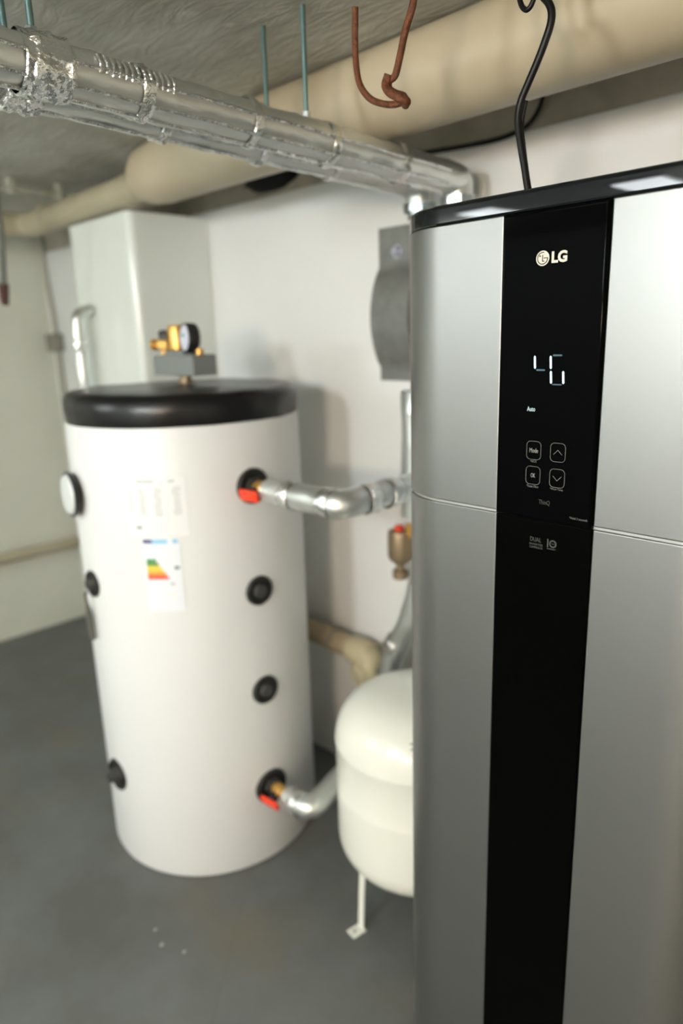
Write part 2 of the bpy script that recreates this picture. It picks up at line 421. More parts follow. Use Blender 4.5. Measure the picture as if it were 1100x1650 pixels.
# round emblem: pale disc with the winking-face letters cut as dark strokes
def disc(x, z, r, y, n=36, th=.0003): return lathe([(0, 0), (r, 0), (r, th), (0, th)], (x, y, z), (0, -1, 0), n)
def bar_xz(p, q, wd, y, th=.0003):
    p = Vector((p[0], 0, p[1])); q = Vector((q[0], 0, q[1])); d = (q-p).normalized(); nrm = Vector((-d.z, 0, d.x))*wd/2
    poly = [p+nrm, q+nrm, q-nrm, p-nrm]; bm = bmesh.new()
    a = [bm.verts.new((v.x, y, v.z)) for v in poly]; b = [bm.verts.new((v.x, y-th, v.z)) for v in poly]
    bm.faces.new(a); bm.faces.new(b[::-1])
    for k in range(4): bm.faces.new((a[k], b[k], b[(k+1) % 4], a[(k+1) % 4]))
    return bm
def poly_xz(poly, y, th=.0003):
    bm = bmesh.new(); a = [bm.verts.new((x, y, z)) for x, z in poly]; b = [bm.verts.new((x, y-th, z)) for x, z in poly]
    n = len(poly); bm.faces.new(a); bm.faces.new(b[::-1])
    for k in range(n): bm.faces.new((a[k], b[k], b[(k+1) % n], a[(k+1) % n]))
    return bm
def arc_xz(cx, cz, r, a0, a1, wd, y, n=20):
    P = [(cx+r*math.cos(a0+(a1-a0)*k/n), cz+r*math.sin(a0+(a1-a0)*k/n)) for k in range(n+1)]
    return merge(*[bar_xz(P[k], P[k+1], wd, y) for k in range(n)])
ex, ez = -.4694, 1.5393
part('emblem', disc(ex, ez, .0091, YT), 'logo', cp, smooth=False)
ye = YT-.0003
part('emblem_strokes', merge(arc_xz(ex, ez, .0070, math.radians(75), math.radians(360), .0010, ye), bar_xz((ex+.0016, ez), (ex+.0074, ez), .0010, ye),
     bar_xz((ex, ez+.0040), (ex, ez-.0038), .0010, ye), bar_xz((ex-.0002, ez-.0036), (ex+.0026, ez-.0036), .0010, ye), disc(ex-.0036, ez+.0028, .0010, ye, 12)), 'glass_black', cp, smooth=False)
# seven-segment digits, lit and half lit as the camera caught them
def seg(x0, z0, x1, z1, wd=.0030):
    dx, dz = x1-x0, z1-z0; L = math.hypot(dx, dz); ux, uz = dx/L, dz/L; nx, nz = -uz*wd/2, ux*wd/2; c = wd*.5
    return poly_xz([(x0, z0), (x0+ux*c+nx, z0+uz*c+nz), (x1-ux*c+nx, z1-uz*c+nz), (x1, z1), (x1-ux*c-nx, z1-uz*c-nz), (x0+ux*c-nx, z0+uz*c-nz)], YT)
for sx0, sz0, sx1, sz1, mm, wd in ((-.4752, 1.4205, -.4742, 1.4035, 'led', .0028), (-.4725, 1.4022, -.4595, 1.4022, 'led_dim', .0022),
        (-.4527, 1.4205, -.4517, 1.4035, 'led', .0028), (-.4500, 1.4208, -.4365, 1.4208, 'led_dim', .0022),
        (-.4515, 1.4015, -.4505, 1.3850, 'led', .0028), (-.4345, 1.4015, -.4335, 1.3850, 'led', .0028), (-.4490, 1.3842, -.4355, 1.3842, 'led_dim', .0016)):
    part('display_segment', seg(sx0, sz0, sx1, sz1, wd), mm, cp, smooth=False)
ptext('mode_indicator', 'Auto', -.4778, 1.3515, .0118, 'led_mid', .0062)
def rrect(cx, cz, w_, h_, r, n=6):
    P = []
    for sx, sz, a in ((1, 1, 0), (-1, 1, 1), (-1, -1, 2), (1, -1, 3)):
        for k in range(n+1):
            t = a*PI/2+PI/2*k/n; P.append((cx+sx*(w_/2-r)+r*math.cos(t), cz+sz*(h_/2-r)+r*math.sin(t)))
    return P
def ring(cx, cz, w_, h_, r, wd):
    A = rrect(cx, cz, w_, h_, r); B = rrect(cx, cz, w_-2*wd, h_-2*wd, r-wd); bm = bmesh.new(); n = len(A); V = []
    for P, y in ((A, YT), (B, YT), (A, YT-.0003), (B, YT-.0003)): V.append([bm.verts.new((x, y, z)) for x, z in P])
    for k in range(n):
        j = (k+1) % n
        bm.faces.new((V[2][k], V[2][j], V[3][j], V[3][k])); bm.faces.new((V[0][k], V[0][j], V[2][j], V[2][k])); bm.faces.new((V[1][k], V[1][j], V[3][j], V[3][k]))
    return bm
for bx, bz in ((-.4715, 1.2965), (-.4365, 1.2968), (-.4713, 1.2625), (-.4360, 1.2625)):
    part('button_outline', ring(bx, bz, .0215, .0250, .0058, .00038), 'print', cp, smooth=False)
ptext('button_lettering', 'Mode', -.4715, 1.2965, .0125, 'print', .0062)
ptext('button_lettering', 'OK', -.4713, 1.2625, .0066, 'print', .0058)
part('up_arrow', merge(bar_xz((-.4425, 1.2940), (-.4365, 1.3000), .00048, YT), bar_xz((-.4365, 1.3000), (-.4305, 1.2940), .00048, YT)), 'print', cp, smooth=False)
part('down_arrow', merge(bar_xz((-.4420, 1.2652), (-.4360, 1.2592), .00048, YT), bar_xz((-.4360, 1.2592), (-.4300, 1.2652), .00048, YT)), 'print', cp, smooth=False)
ptext('button_caption', '*Wi-Fi', -.4715, 1.2815, .0090, 'print_fine', .0032)
ptext('button_caption', '*Reset Filter', -.4713, 1.2475, .0180, 'print_fine', .0034)
ptext('button_caption', '*Water Temp.', -.4360, 1.2475, .0190, 'print_fine', .0036)
ptext('panel_lettering', 'ThinQ', -.4530, 1.2270, .0162, 'print_dim', .0072)
ptext('panel_footnote', '*Hold 3 seconds', -.4035, 1.2125, .0250, 'print_fine', .0032)
YS = HYF-.0022
ptext('badge_lettering', 'DUAL', -.4650, 1.1725, .0165, 'print_dim', .0062, ls, YS)
ptext('badge_lettering', 'INVERTER', -.4640, 1.1655, .0205, 'print_dim', .0030, ls, YS)
ptext('badge_lettering', 'COMPRESSOR', -.4640, 1.1612, .0200, 'print_dim', .0030, ls, YS)
part('badge_numeral', merge(bar_xz((-.4466, 1.1765), (-.4466, 1.1650), .0020, YS), bar_xz((-.4478, 1.1755), (-.4466, 1.1765), .0016, YS), arc_xz(-.4390, 1.1708, .0045, 0, 2*PI, .0020, YS, 28)), 'print_dim', ls, smooth=False)
ptext('badge_lettering', 'YEAR', -.4390, 1.1708, .0050, 'print_dim', .0014, ls, YS)
ptext('badge_lettering', 'WARRANTY', -.4410, 1.1632, .0135, 'print_dim', .0020, ls, YS)

# ------------------------------------------------------------------ storage tank
TX, TY, TR = -1.6735, 1.0478, .3124
tk = thing('storage_tank', 'large white cylindrical water tank with black lid standing on grey floor', 'water tank', (TX, TY, 0))
part('jacket', lathe([(0, .0), (TR-.012, .0), (TR-.004, .004), (TR, .014), (TR, .6), (TR, 1.247), (TR-.003, 1.255), (0, 1.255)], (TX, TY, 0), seg=128), 'tank', tk)['label'] = 'smooth white cylindrical jacket'
LR = TR-.002
def lid():
    bm = lathe([(TR-.02, 1.255), (LR-.002, 1.255), (LR, 1.262), (LR+.002, 1.29), (LR, 1.315), (LR-.010, 1.328), (LR-.024, 1.332), (.22, 1.3345), (.10, 1.337), (0, 1.338)], (TX, TY, 0), seg=160)
    for v in bm.verts:
        if v.co.z > 1.25:
            a = math.atan2(v.co.y-TY, v.co.x-TX); d = Vector((math.cos(a), math.sin(a), 0))
            v.co += d*.0025*noise.noise(v.co*14) + Vector((0, 0, .004*noise.noise(v.co*9+Vector((3, 3, 3)))))
    return bm
part('lid', lid(), 'lid', tk)['label'] = 'soft black vinyl lid'
def onT(ang, z, off=0.):
    a = math.radians(ang); return Vector((TX+(TR+off)*math.cos(a), TY+(TR+off)*math.sin(a), z)), Vector((math.cos(a), math.sin(a), 0))
def rosette(ang, z, r, plug=True):
    p, d = onT(ang, z, -.004)
    ro = part('port_rosette', lathe([(r, -.010), (r, .007), (r*.93, .011), (r*.72, .010), (r*.62, .004), (0, .004)], p, d, 40), 'rubber', tk)
    if plug: part('port_plug', lathe([(r*.5, .0), (r*.5, .012), (r*.42, .016), (0, .016)], p, d, 24), 'rubber_grey', ro)
    return p, d
rosette(-3.3, .817, .040); rosette(-3.5, .533, .040)
rosette(-3.3, 1.095, .046, False); rosette(-3.5, .235, .050, False)
rosette(-92.4, .841, .036); rosette(-91.6, .271, .046)
# sensor plugs that stick out on the left side
for ang, z, L_, r_ in ((-92.4, .841, .018, .013), (-91.6, .271, .028, .016)):
    p, d = onT(ang, z); part('port_nozzle', lathe([(0, 0), (r_*1.4, 0), (r_*1.3, L_*.5), (r_, L_*.55), (r_*.9, L_), (0, L_)], p, d, 20), 'rubber_grey', tk)
# dial thermometer facing left
p, d = onT(-98.2, 1.079)
th = part('thermometer', lathe([(0, 0), (.030, 0), (.030, .008), (.056, .010), (.058, .014), (.058, .022), (.055, .024), (.053, .022), (0, .022)], p, d, 48), 'blackp', tk)
part('dial', lathe([(0, .0225), (.0525, .0225), (.049, .028), (0, .030)], p, d, 40), 'dialwhite', th)
# stickers, curved with the jacket
def sticker(a0, a1, z0, z1, off, n=10):
    bm = bmesh.new(); V = []
    for k in range(n+1):
        a = a0+(a1-a0)*k/n
        V.append([bm.verts.new(onT(a, z, o)[0]) for z, o in ((z0, off-.0006), (z0, off), (z1, off), (z1, off-.0006))])
    for A, B in zip(V, V[1:]):
        for j in range(3): bm.faces.new((A[j], B[j], B[j+1], A[j+1]))
    bm.faces.new(V[0]); bm.faces.new(V[-1][::-1]); return bm
dl = part('data_sheet', sticker(-62, -34.5, .992, 1.140, .0010), 'label', tk); dl['label'] = 'white data sheet sticker with faint columns of print'
part('sheet_heading', sticker(-56, -48, 1.1265, 1.132, .0015, 4), 'ink', dl)
part('sheet_heading', sticker(-42, -39, 1.127, 1.132, .0015, 3), 'ink', dl)
for ca, cw, cz0, cz1, gap in ((-59.5, 1.2, 1.050, 1.108, .006), (-53.8, 2.0, 1.045, 1.110, .0055), (-46.8, 2.2, 1.043, 1.112, .0055), (-38.6, 2.2, 1.047, 1.115, .0055)):
    z = cz1; k = 0
    while z > cz0:
        part('printed_line', sticker(ca-cw*random.uniform(.5, 1), ca+cw*random.uniform(.4, 1), z-.0022, z, .0015, 2), 'ink', dl); z -= gap; k += 1
part('sheet_mark', sticker(-57.8, -55.2, 1.0125, 1.0185, .0015, 3), 'inkdark', dl)
el = part('energy_label', sticker(-56.2, -39, .798, .988, .0014), 'label_blue', tk); el['label'] = 'energy label with green to red efficiency arrows'
part('label_header', sticker(-55.6, -51.5, .976, .985, .0019, 3), 'navy', el)
part('label_header', sticker(-51.5, -44.5, .975, .985, .0019, 4), 'sky', el)
part('label_header', sticker(-42.2, -39.8, .976, .985, .0019, 3), 'sky', el)
for i, (c, a1) in enumerate((('g1', -50.4), ('g2', -49.4), ('y1', -48.4), ('y2', -47.3), ('o1', -46.2), ('r1', -45.2))):
    z1 = .9355-i*.0088; part('efficiency_bar', sticker(-54.8, a1, z1-.0082, z1, .0019, 4), c, el)
part('class_arrow', sticker(-42.3, -40.0, .9085, .9165, .0019, 3), 'inkdark', el)
part('label_symbol', sticker(-44.8, -42.8, .868, .874, .0019, 3), 'ink', el)
part('label_symbol', sticker(-45.5, -42.0, .835, .850, .0016, 3), 'label', el)

# dark probe cable hanging beside the tank
tag(from_bm('probe_cable', tube(smoothline([(-1.690, .716, .822), (-1.699, .716, .81), (-1.703, .720, .78), (-1.704, .722, .74), (-1.703, .722, .70), (-1.701, .722, .68)]), .0075, 10, rfun=lambda t: .5 if t < .35 else (min(1.2, .5+(t-.35)*4) if t < .9 else 1.2-(t-.9)*6)), 'probe'),
    'grey probe cable drooping from the port on the left of the white tank', 'cable')

# ------------------------------------------------------------------ safety group on the lid
sg = thing('safety_group', 'brass safety valves and pressure gauge on a grey block above the black lid', 'valve group', (-1.64, 1.05, 1.335))
part('stub_pipe', lathe([(.022, 1.340), (.022, 1.346), (.016, 1.347), (.016, 1.372)], (-1.655, 1.05, 0), seg=24), 'brass_dull', sg)
part('insulation_block', box((-1.735, 1.00, 1.362), (-1.54, 1.075, 1.415), .004), 'greyblock', sg, wn=True)
part('insulation_block', box((-1.69, 1.01, 1.412), (-1.60, 1.068, 1.427), .005), 'greyblock', sg)
part('vent_body', lathe([(0, 1.41), (.016, 1.41), (.016, 1.428), (.026, 1.432), (.026, 1.452), (.018, 1.458), (0, 1.458)], (-1.725, 1.04, 0), seg=6), 'brass', sg)
part('vent_outlet', lathe([(0, 0), (.013, 0), (.013, .035), (.016, .036), (.016, .046), (0, .046)], (-1.725, 1.04, 1.442), (-1, -.25, 0), 20), 'brass', sg)
part('vent_cap', lathe([(0, 1.456), (.019, 1.456), (.020, 1.474), (.016, 1.480), (0, 1.480)], (-1.722, 1.04, 0), seg=24), 'blackp', sg)
part('valve_body', lathe([(0, 1.40), (.020, 1.40), (.020, 1.425), (.026, 1.430), (.027, 1.482), (.024, 1.492), (0, 1.493)], (-1.662, 1.04, 0), seg=28), 'brass', sg)
gd = Vector((-.25, -1, .05)).normalized(); gp = Vector((-1.588, 1.05, 1.457))
gg = part('pressure_gauge', lathe([(0, .0), (.030, .0), (.037, .006), (.038, .030), (.036, .034), (.033, .032), (0, .032)], gp, gd, 40), 'blackp', sg)
part('dial', lathe([(0, .0325), (.0325, .0325), (.031, .0345), (0, .035)], gp, gd, 36), 'dial', gg)
part('pointer', box(gp+gd*.0365+Vector((-.006, -.0015, .002)), gp+gd*.0365+Vector((.006, .0015, .010))), 'teal', gg, smooth=False)
part('gauge_stem', lathe([(0, 1.40), (.011, 1.40), (.011, 1.430), (0, 1.43)], (-1.572, 1.045, 0), seg=20), 'brass', sg)

# ------------------------------------------------------------------ insulated pipes and valves
def tape_band(parent, p, axis, r, w_=.035):
    a = Vector(axis).normalized()
    return part('tape_band', lathe([(r+.001, -w_/2), (r+.003, -w_/2+.002), (r+.0035, 0), (r+.003, w_/2-.002), (r+.001, w_/2)], p, a, 32, wob=.0022), 'tape', parent)
def foil_pipe(name, label, pts, r, rad=.05, bands=(), wob=.0022, group=None, origin=None, seg=28):
    P = fillet(pts, rad, 7); t = thing(name, label, 'pipe', origin or pts[0], group)
    part('foil_wrap', tube(P, r, seg, wob=wob, step=.012), 'foil', t)
    for p, ax in bands: tape_band(t, p, ax, r)
    return t
# valve + pipe on the upper right port
def ball_valve(label, z, tilt, long):
    p, d = onT(-3.3, z, .0); t = thing('ball_valve', label, 'valve', p, 'ball valves on the tank')
    part('black_nut', lathe([(0, -.002), (.024, -.002), (.026, .018), (0, .018)], p, d, 6), 'rubber_grey', t)
    part('brass_body', lathe([(0, .010), (.014, .010), (.015, .022), (.019, .024), (.019, .050), (.016, .053), (.016, long), (0, long)], p, d, 20), 'brass', t)
    q = p+d*.036
    st = part('stem', lathe([(0, .010), (.012, .010), (.013, .030), (.009, .040), (0, .040)], q, Vector((.1, -1, tilt)), 20), 'blackp', t)
    ax = Vector((.1, -1, tilt)).normalized(); c = q+ax*.042
    a, u, v = frame_of(ax)
    bm = box((-.030, -.015, -.006), (.030, .015, .006), .005, 3)
    mx = Matrix((u, v, ax)).transposed()
    for vv in bm.verts: vv.co = c + mx @ vv.co
    part('red_handle', bm, 'red', t)['label'] = 'red plastic T-handle'
    return p, d
p, d = ball_valve('brass ball valve with red handle at the upper right port of the white tank', 1.093, -.25, .070)
fp1 = foil_pipe('insulated_pipe', 'foil-wrapped pipe bending back to the wall from the upper valve of the white tank',
    [(-1.293, 1.028, 1.091), (-1.050, 1.030, 1.092), (-1.047, 1.40, 1.095)], .032, .035,
    [((-1.215, 1.028, 1.091), (1, 0, 0)), ((-1.047, 1.115, 1.092), (0, 1, 0)), ((-1.047, 1.19, 1.093), (0, 1, 0)), ((-1.085, 1.030, 1.092), (1, 0, 0))])
ball_valve('brass ball valve with red handle at the lowest right port of the white tank', .238, -.45, .080)
fp2 = foil_pipe('insulated_pipe', 'short foil-wrapped pipe leading from the lowest valve of the white tank behind the vessel',
    [(-1.287, 1.028, .236), (-1.200, 1.028, .240), (-1.238, 1.25, .262)], .031, .035, [((-1.245, 1.028, .237), (1, 0, 0))])
# the pair under the ceiling
ZP, RP = 1.801, .0345
def zp(y, x=-1.12): return ZP+(1.2-y)*.030-(.012 if x > -1.05 else 0)
def ceiling_pipe(x, label, yb, ycl):
    t = thing('ceiling_pipe', label, 'pipe', (x, .9, ZP), 'pair of foil pipes under the ceiling')
    P = fillet([(x, .24, ZC), (x, .24, zp(.24, x)), (x, yb, zp(yb, x)), (x, yb, 1.75)], .032, 7)
    part('foil_wrap', tube(P, RP, 32, wob=.0026, step=.013), 'foil', t)
    part('lower_wrap', tube([(x-.012, yb, 1.31), (x-.012, yb, .98)], RP+.006, 28, wob=.003, step=.012), 'foil', t)
    for y, w_ in ycl: part('tape_band', lathe([(RP+.001, -w_/2), (RP+.0035, -w_/2+.002), (RP+.004, 0), (RP+.0035, w_/2-.002), (RP+.001, w_/2)], (x, y, zp(y, x)), (0, 1, -.03), 36, wob=.004), 'tape', t)
    part('union_nut', lathe([(.020, 1.729), (RP+.005, 1.730), (RP+.005, 1.749), (.020, 1.750)], (x, yb, 0), seg=8), 'zinc', t)
    part('union_ring', lathe([(.018, 1.715), (RP-.004, 1.716), (RP-.004, 1.729), (.018, 1.730)], (x, yb, 0), seg=32), 'zinc', t)
    part('lead_pipe', lathe([(0, 1.29), (.024, 1.29), (.024, 1.72), (0, 1.72)], (x, yb, 0), seg=20), 'copper', t)
    return t
near = ceiling_pipe(-1.01, 'foil-wrapped ceiling pipe on the near side of the pair, hung from threaded rods', 1.395, [(.60, .02), (.80, .018), (.98, .018), (1.18, .018), (.45, .05)])
far = ceiling_pipe(-1.12, 'foil-wrapped ceiling pipe on the far side of the pair, dropping behind the silver appliance', 1.395, [(.70, .02), (.91, .018), (1.10, .018), (.44, .05)])
# crumpled tape joint where the nearer end is in focus, with crimps along the seam
def crumple(x, y, z, r, w_):
    bm = lathe([(r+.001, -w_/2)] + [(r+.004+.003*random.random(), -w_/2+w_*k/14) for k in range(1, 14)] + [(r+.001, w_/2)], (x, y, z), (0, 1, 0), 56)
    for v in bm.verts:
        dv = Vector((v.co.x-x, 0, v.co.z-z)).normalized()
        v.co += dv*(.004*noise.noise(v.co*60)+.0035*noise.noise(v.co*130))
    return bm
part('crumpled_joint', crumple(-1.01, .462, zp(.462, -1.01), RP, .06), 'tape', near, angle=25)
part('crumpled_joint', crumple(-1.12, .47, zp(.47), RP, .06), 'tape', far, angle=25)
for k in range(13):
    y = .525+k*.0095; a = math.radians(18+4*random.random())
    c = Vector((-1.01+(RP+.002)*math.cos(a), y, zp(y, -1.01)+(RP+.002)*math.sin(a)))
    part('seam_crimp', tube([c+Vector((-.004, 0, .012)), c+Vector((.003, .001, 0)), c+Vector((.001, 0, -.012))], .0022, 6), 'tape', near)
# long foil seams give the pipes their ridged look
for x, t in ((-1.01, near), (-1.12, far)):
    for a in (8, -38, -75):
        a = math.radians(a); q = Vector((x+(RP+.001)*math.cos(a), 0, (RP+.001)*math.sin(a)))
        part('foil_seam', tube([Vector((q.x, .3+.06*k, zp(.3+.06*k, x)+q.z+.0012*math.sin(k*2.1))) for k in range(18)], .0032, 6), 'tape', t)

# threaded rods
def rod(x, y, label):
    bm = bmesh.new(); P = []; n = int((ZC-1.83)/.0011)
    prof = []
    for k in range(n+1):
        z = 1.83+(ZC-1.83)*k/n; prof.append((.0042 if k % 2 else .0049, z))
    bm = lathe([(0, prof[0][1])]+prof+[(0, prof[-1][1])], (x, y, 0), seg=10)
    o = thing('threaded_rod', label, 'rod', (x, y, ZC), 'threaded rods holding the ceiling pipes')
    part('thread', bm, 'rod', o, angle=80)
    part('clamp_nut', lathe([(0, zp(y, x)+RP-.004), (.0085, zp(y, x)+RP-.002), (.0085, zp(y, x)+RP+.010), (0, zp(y, x)+RP+.010)], (x, y, 0), seg=6), 'zinc', o)
    return o
rod(-1.01, .936, 'threaded rod in front of the beige duct, right one of its pair')
rod(-1.12, .937, 'threaded rod against the grey ceiling left of the beige duct')
rod(-1.01, .452, 'threaded rod above the crumpled foil joint at the upper left')
rod(-1.12, .462, 'threaded rod at the very corner of the picture, upper left edge')

# big beige duct and its continuation
bd = thing('beige_duct', 'thick beige insulated duct running under the ceiling along the wall', 'pipe', (-.6, 1.178, 1.922))
part('jacket', tube([(XR-.02-(XR-.02+1.80)*k/24, 1.178+.002*math.sin(k), 1.922) for k in range(24)]+[(-1.80, 1.178, 1.922)], .0835, 48), 'beige', bd)
part('reducer', lathe([(.0835, 0), (.084, .08), (.078, .15), (.062, .19), (.046, .205), (0, .205)], (-1.80, 1.178, 1.922), (-1, 0, 0), 40), 'beige', bd)
sp = thing('branch_pipe', 'greyish pipe leaving the end of the beige duct above the white column', 'pipe', (-2.4, 1.2, 1.907))
part('pipe_run', tube(fillet([(-2.006, 1.185, 1.907), (-2.2, 1.19, 1.907), (-2.93, 1.2, 1.905), (-2.93, .2, 1.915)], .08, 8), .044, 28), 'greige', sp)
for x in (-2.10, -2.72): part('collar', lathe([(.044, -.02), (.049, -.018), (.049, .018), (.044, .02)], (x, 1.194, 1.907), (1, 0, 0), 32), 'greige', sp)
cv = thing('ceiling_conduit', 'thin grey conduit clipped to the ceiling at the far left', 'conduit', (-2.6, 1.0, 1.965))
part('conduit_run', tube([(-2.6, .1, 1.968), (-2.6, 1.32, 1.968)], .012, 14), 'conduit', cv)
for y in (1.02, 1.19): part('clip', box((-2.618, y-.012, 1.952), (-2.582, y+.012, ZC), .003), 'conduit', cv)
# black foam plug in the wall top behind the pipes
def plug():
    bm = bmesh.new(); bmesh.ops.create_icosphere(bm, subdivisions=3, radius=1)
    for v in bm.verts:
        k = 1+.18*noise.noise(v.co*2.3)
        v.co = Vector((-1.79+v.co.x*.125*k, YW+.012+v.co.y*.05*k, 1.932+v.co.z*.042*k))
    return bm
tag(from_bm('foam_plug', plug(), 'black_foam'), 'black foam plug in the top of the wall behind the foil pipes', 'foam plug')

# rusty hook
hk = smoothline([(-.803, .85, 1.919), (-.805, .85, 1.873), (-.803, .85, 1.84), (-.796, .85, 1.815), (-.780, .852, 1.795), (-.758, .853, 1.783), (-.734, .853, 1.776), (-.714, .852, 1.775)], 6)
hk2 = smoothline([(-.690, .846, ZC+.002), (-.690, .848, 1.93), (-.693, .85, 1.894), (-.708, .85, 1.862), (-.718, .85, 1.834), (-.727, .85, 1.812), (-.737, .848, 1.806), (-.736, .846, 1.796), (-.722, .843, 1.786), (-.708, .846, 1.779), (-.712, .851, 1.773)], 6)
rh = thing('rusty_hook', 'rusty bent iron hook hanging from the ceiling in front of the beige duct', 'hook', (-.69, .846, ZC))
part('bent_rod', tube(hk, .0048, 10), 'rust', rh)
part('hanger_rod', tube(hk2, .0052, 10), 'rust', rh)
part('twist', tube(smoothline([(-.735, .844, 1.813), (-.739, .842, 1.800), (-.728, .838, 1.788), (-.712, .838, 1.778), (-.703, .845, 1.772), (-.712, .854, 1.771)], 5), .0062, 10), 'rust', rh)
hr = thing('hanging_rod', 'dark hanging rod with a rusty red tip at the far left edge', 'rod', (-2.42, .9, ZC))
part('shaft', tube([(-2.40, .90, ZC), (-2.42, .9, 1.78), (-2.458, .9, 1.64)], .011, 10), 'rod_dark', hr)
part('rusty_tip', tube([(-2.456, .9, 1.648), (-2.466, .9, 1.60), (-2.463, .9, 1.582)], .014, 10, rfun=lambda t: 1.2-.4*t), 'rust_dark', hr)

# black cord from the appliance to the ceiling
cord = smoothline([(-.552, .95, 1.600), (-.566, .95, 1.646), (-.573, .95, 1.677), (-.581, .95, 1.711), (-.586, .95, 1.740), (-.583, .95, 1.762), (-.572, .95, 1.783), (-.559, .95, 1.806), (-.549, .95, 1.826), (-.541, .95, 1.846), (-.540, .95, 1.860), (-.545, .95, 1.872), (-.556, .952, 1.885), (-.566, .955, 1.900), (-.570, .958, 1.94), (-.572, .96, ZC)], 7)
tag(from_bm('power_cord', tube(cord, .0052, 12), 'cord'), 'black power cord rising from behind the silver appliance to the ceiling', 'cord')
cord2 = smoothline([(-.557, .957, 1.600), (-.571, .957, 1.66), (-.580, .957, 1.705), (-.584, .957, 1.735), (-.579, .958, 1.765)], 7)
loop = smoothline([(-.600, .96, ZC), (-.596, .955, 1.93), (-.590, .952, 1.890), (-.578, .95, 1.874), (-.568, .951, 1.884), (-.562, .953, 1.92), (-.560, .955, ZC)], 7)
tag(from_bm('cord_loop', tube(loop, .0036, 10), 'cord'), 'small loop of thin black cord at the top edge beside the power cord', 'cord')
tag(from_bm('signal_cord', tube(cord2, .0034, 10), 'cord'), 'thin second cord running beside the lower power cord', 'cord')
c3 = smoothline([(-.845, 1.485, ZC), (-.855, 1.485, 1.94), (-.868, 1.483, 1.906), (-.895, 1.482, 1.883), (-.95, 1.482, 1.873), (-1.03, 1.484, 1.874), (-1.2, 1.486, 1.886), (-1.30, 1.488, 1.90), (-1.33, 1.488, 1.94), (-1.33, 1.49, ZC)], 7)
tag(from_bm('wall_cable', tube(c3, .0052, 10), 'cord'), 'dark cable lying along the top edge of the white wall', 'cable')

# ------------------------------------------------------------------ wall bracket
def bracket():
    x0, x1 = -1.338, -1.205; prof = []; Y0 = YW-.001
    zs = [1.325, 1.345, 1.362]+[1.362+(1.625-1.362)*k/16 for k in range(1, 16)]+[1.625, 1.645, 1.727]
    def yy(z):
        if z <= 1.362 or z >= 1.625: return 0.
        t = (z-1.362)/(1.625-1.362); return .040*math.sin(PI*t)**.75
    bm = bmesh.new(); V = []
    for z in zs:
        y = Y0-yy(z)
        V.append([bm.verts.new(c) for c in ((x0, y, z), (x1, y, z), (x1, y-.005, z), (x0, y-.005, z))])
    for A, B in zip(V, V[1:]):
        for k in range(4): bm.faces.new((A[k], A[(k+1) % 4], B[(k+1) % 4], B[k]))
    bm.faces.new(V[0][::-1]); bm.faces.new(V[-1]); return bm
br = thing('wall_strap', 'grey bowed steel strap bolted to the white wall beside the silver appliance', 'bracket', (-1.27, YW, 1.325))
part('strap', bracket(), 'strap', br)
part('bolt', lathe([(0, 0), (.018, 0), (.018, .003), (.0125, .003), (.0125, .011), (.010, .014), (0, .014)], (-1.272, YW-.006, 1.664), (0, -1, 0), 24), 'bolt', br)

# ------------------------------------------------------------------ air separator and pipes behind the appliance
av = thing('air_vent', 'tan brass air vent with red cap half hidden behind the silver appliance', 'valve', (-1.215, 1.43, .775))
part('housing', lathe([(0, .820), (.020, .820), (.034, .832), (.037, .845), (.037, .905), (.034, .915), (0, .918)], (-1.22, 1.43, 0), seg=32), 'brass_dull', av)
part('red_cap', lathe([(0, .915), (.013, .915), (.013, .928), (0, .929)], (-1.226, 1.43, 0), seg=20), 'red', av)
part('fitting', lathe([(.012, .822), (.013, .80), (.022, .797), (.023, .775), (.012, .770), (0, .77)], (-1.222, 1.43, 0), seg=20), 'brass_dull', av)
part('outlet', lathe([(0, .0), (.010, 0), (.010, .04), (0, .04)], (-1.19, 1.43, .90), (0, 0, 1), 16), 'brass', av)
foil_pipe('insulated_pipe', 'foil-wrapped pipe slanting down to the wall behind the cream vessel',
    [(-1.115, 1.385, .80), (-1.150, 1.385, .68), (-1.245, 1.395, .50), (-1.245, 1.395, .10)], .031, .05, [((-1.21, 1.39, .585), (-.5, 0, -.8)), ((-1.245, 1.395, .47), (0, 0, 1))])
wp = thing('wall_pipe', 'pale slim pipe standing on the wall beneath the tan air vent', 'pipe', (-1.19, 1.45, .4))
part('pipe_run', lathe([(0, .3), (.013, .3), (.013, .93), (0, .93)], (-1.178, 1.455, 0), seg=16), 'conduit', wp)
dp = thing('drain_pipe', 'brownish drain pipe clamped to the wall between tank and vessel', 'pipe', (-1.6, 1.43, .5))
part('pipe_run', tube([(-2.1, 1.43, .515), (-1.40, 1.43, .49)], .036, 28), 'drain', dp)
part('clamp', lathe([(.036, -.008), (.040, -.007), (.040, .007), (.036, .008)], (-1.50, 1.43, .4945), (1, 0, -.035), 32), 'greybox', dp)
part('socket', lathe([(.037, -.07), (.043, -.068), (.045, 0), (.040, .012), (0, .012)], (-1.355, 1.43, .488), (1, 0, -.035), 32), 'yellowed', dp)
part('elbow', tube(fillet([(-1.37, 1.43, .488), (-1.345, 1.425, .485), (-1.338, 1.40, .37)], .05, 8), .037, 24), 'yellowed', dp)
part('end_cap', lathe([(0, 0), (.034, 0), (.036, .02), (.030, .030), (0, .032)], (-1.352, 1.40, .445), (-.2, -1, -.25), 24), 'yellowed', dp)

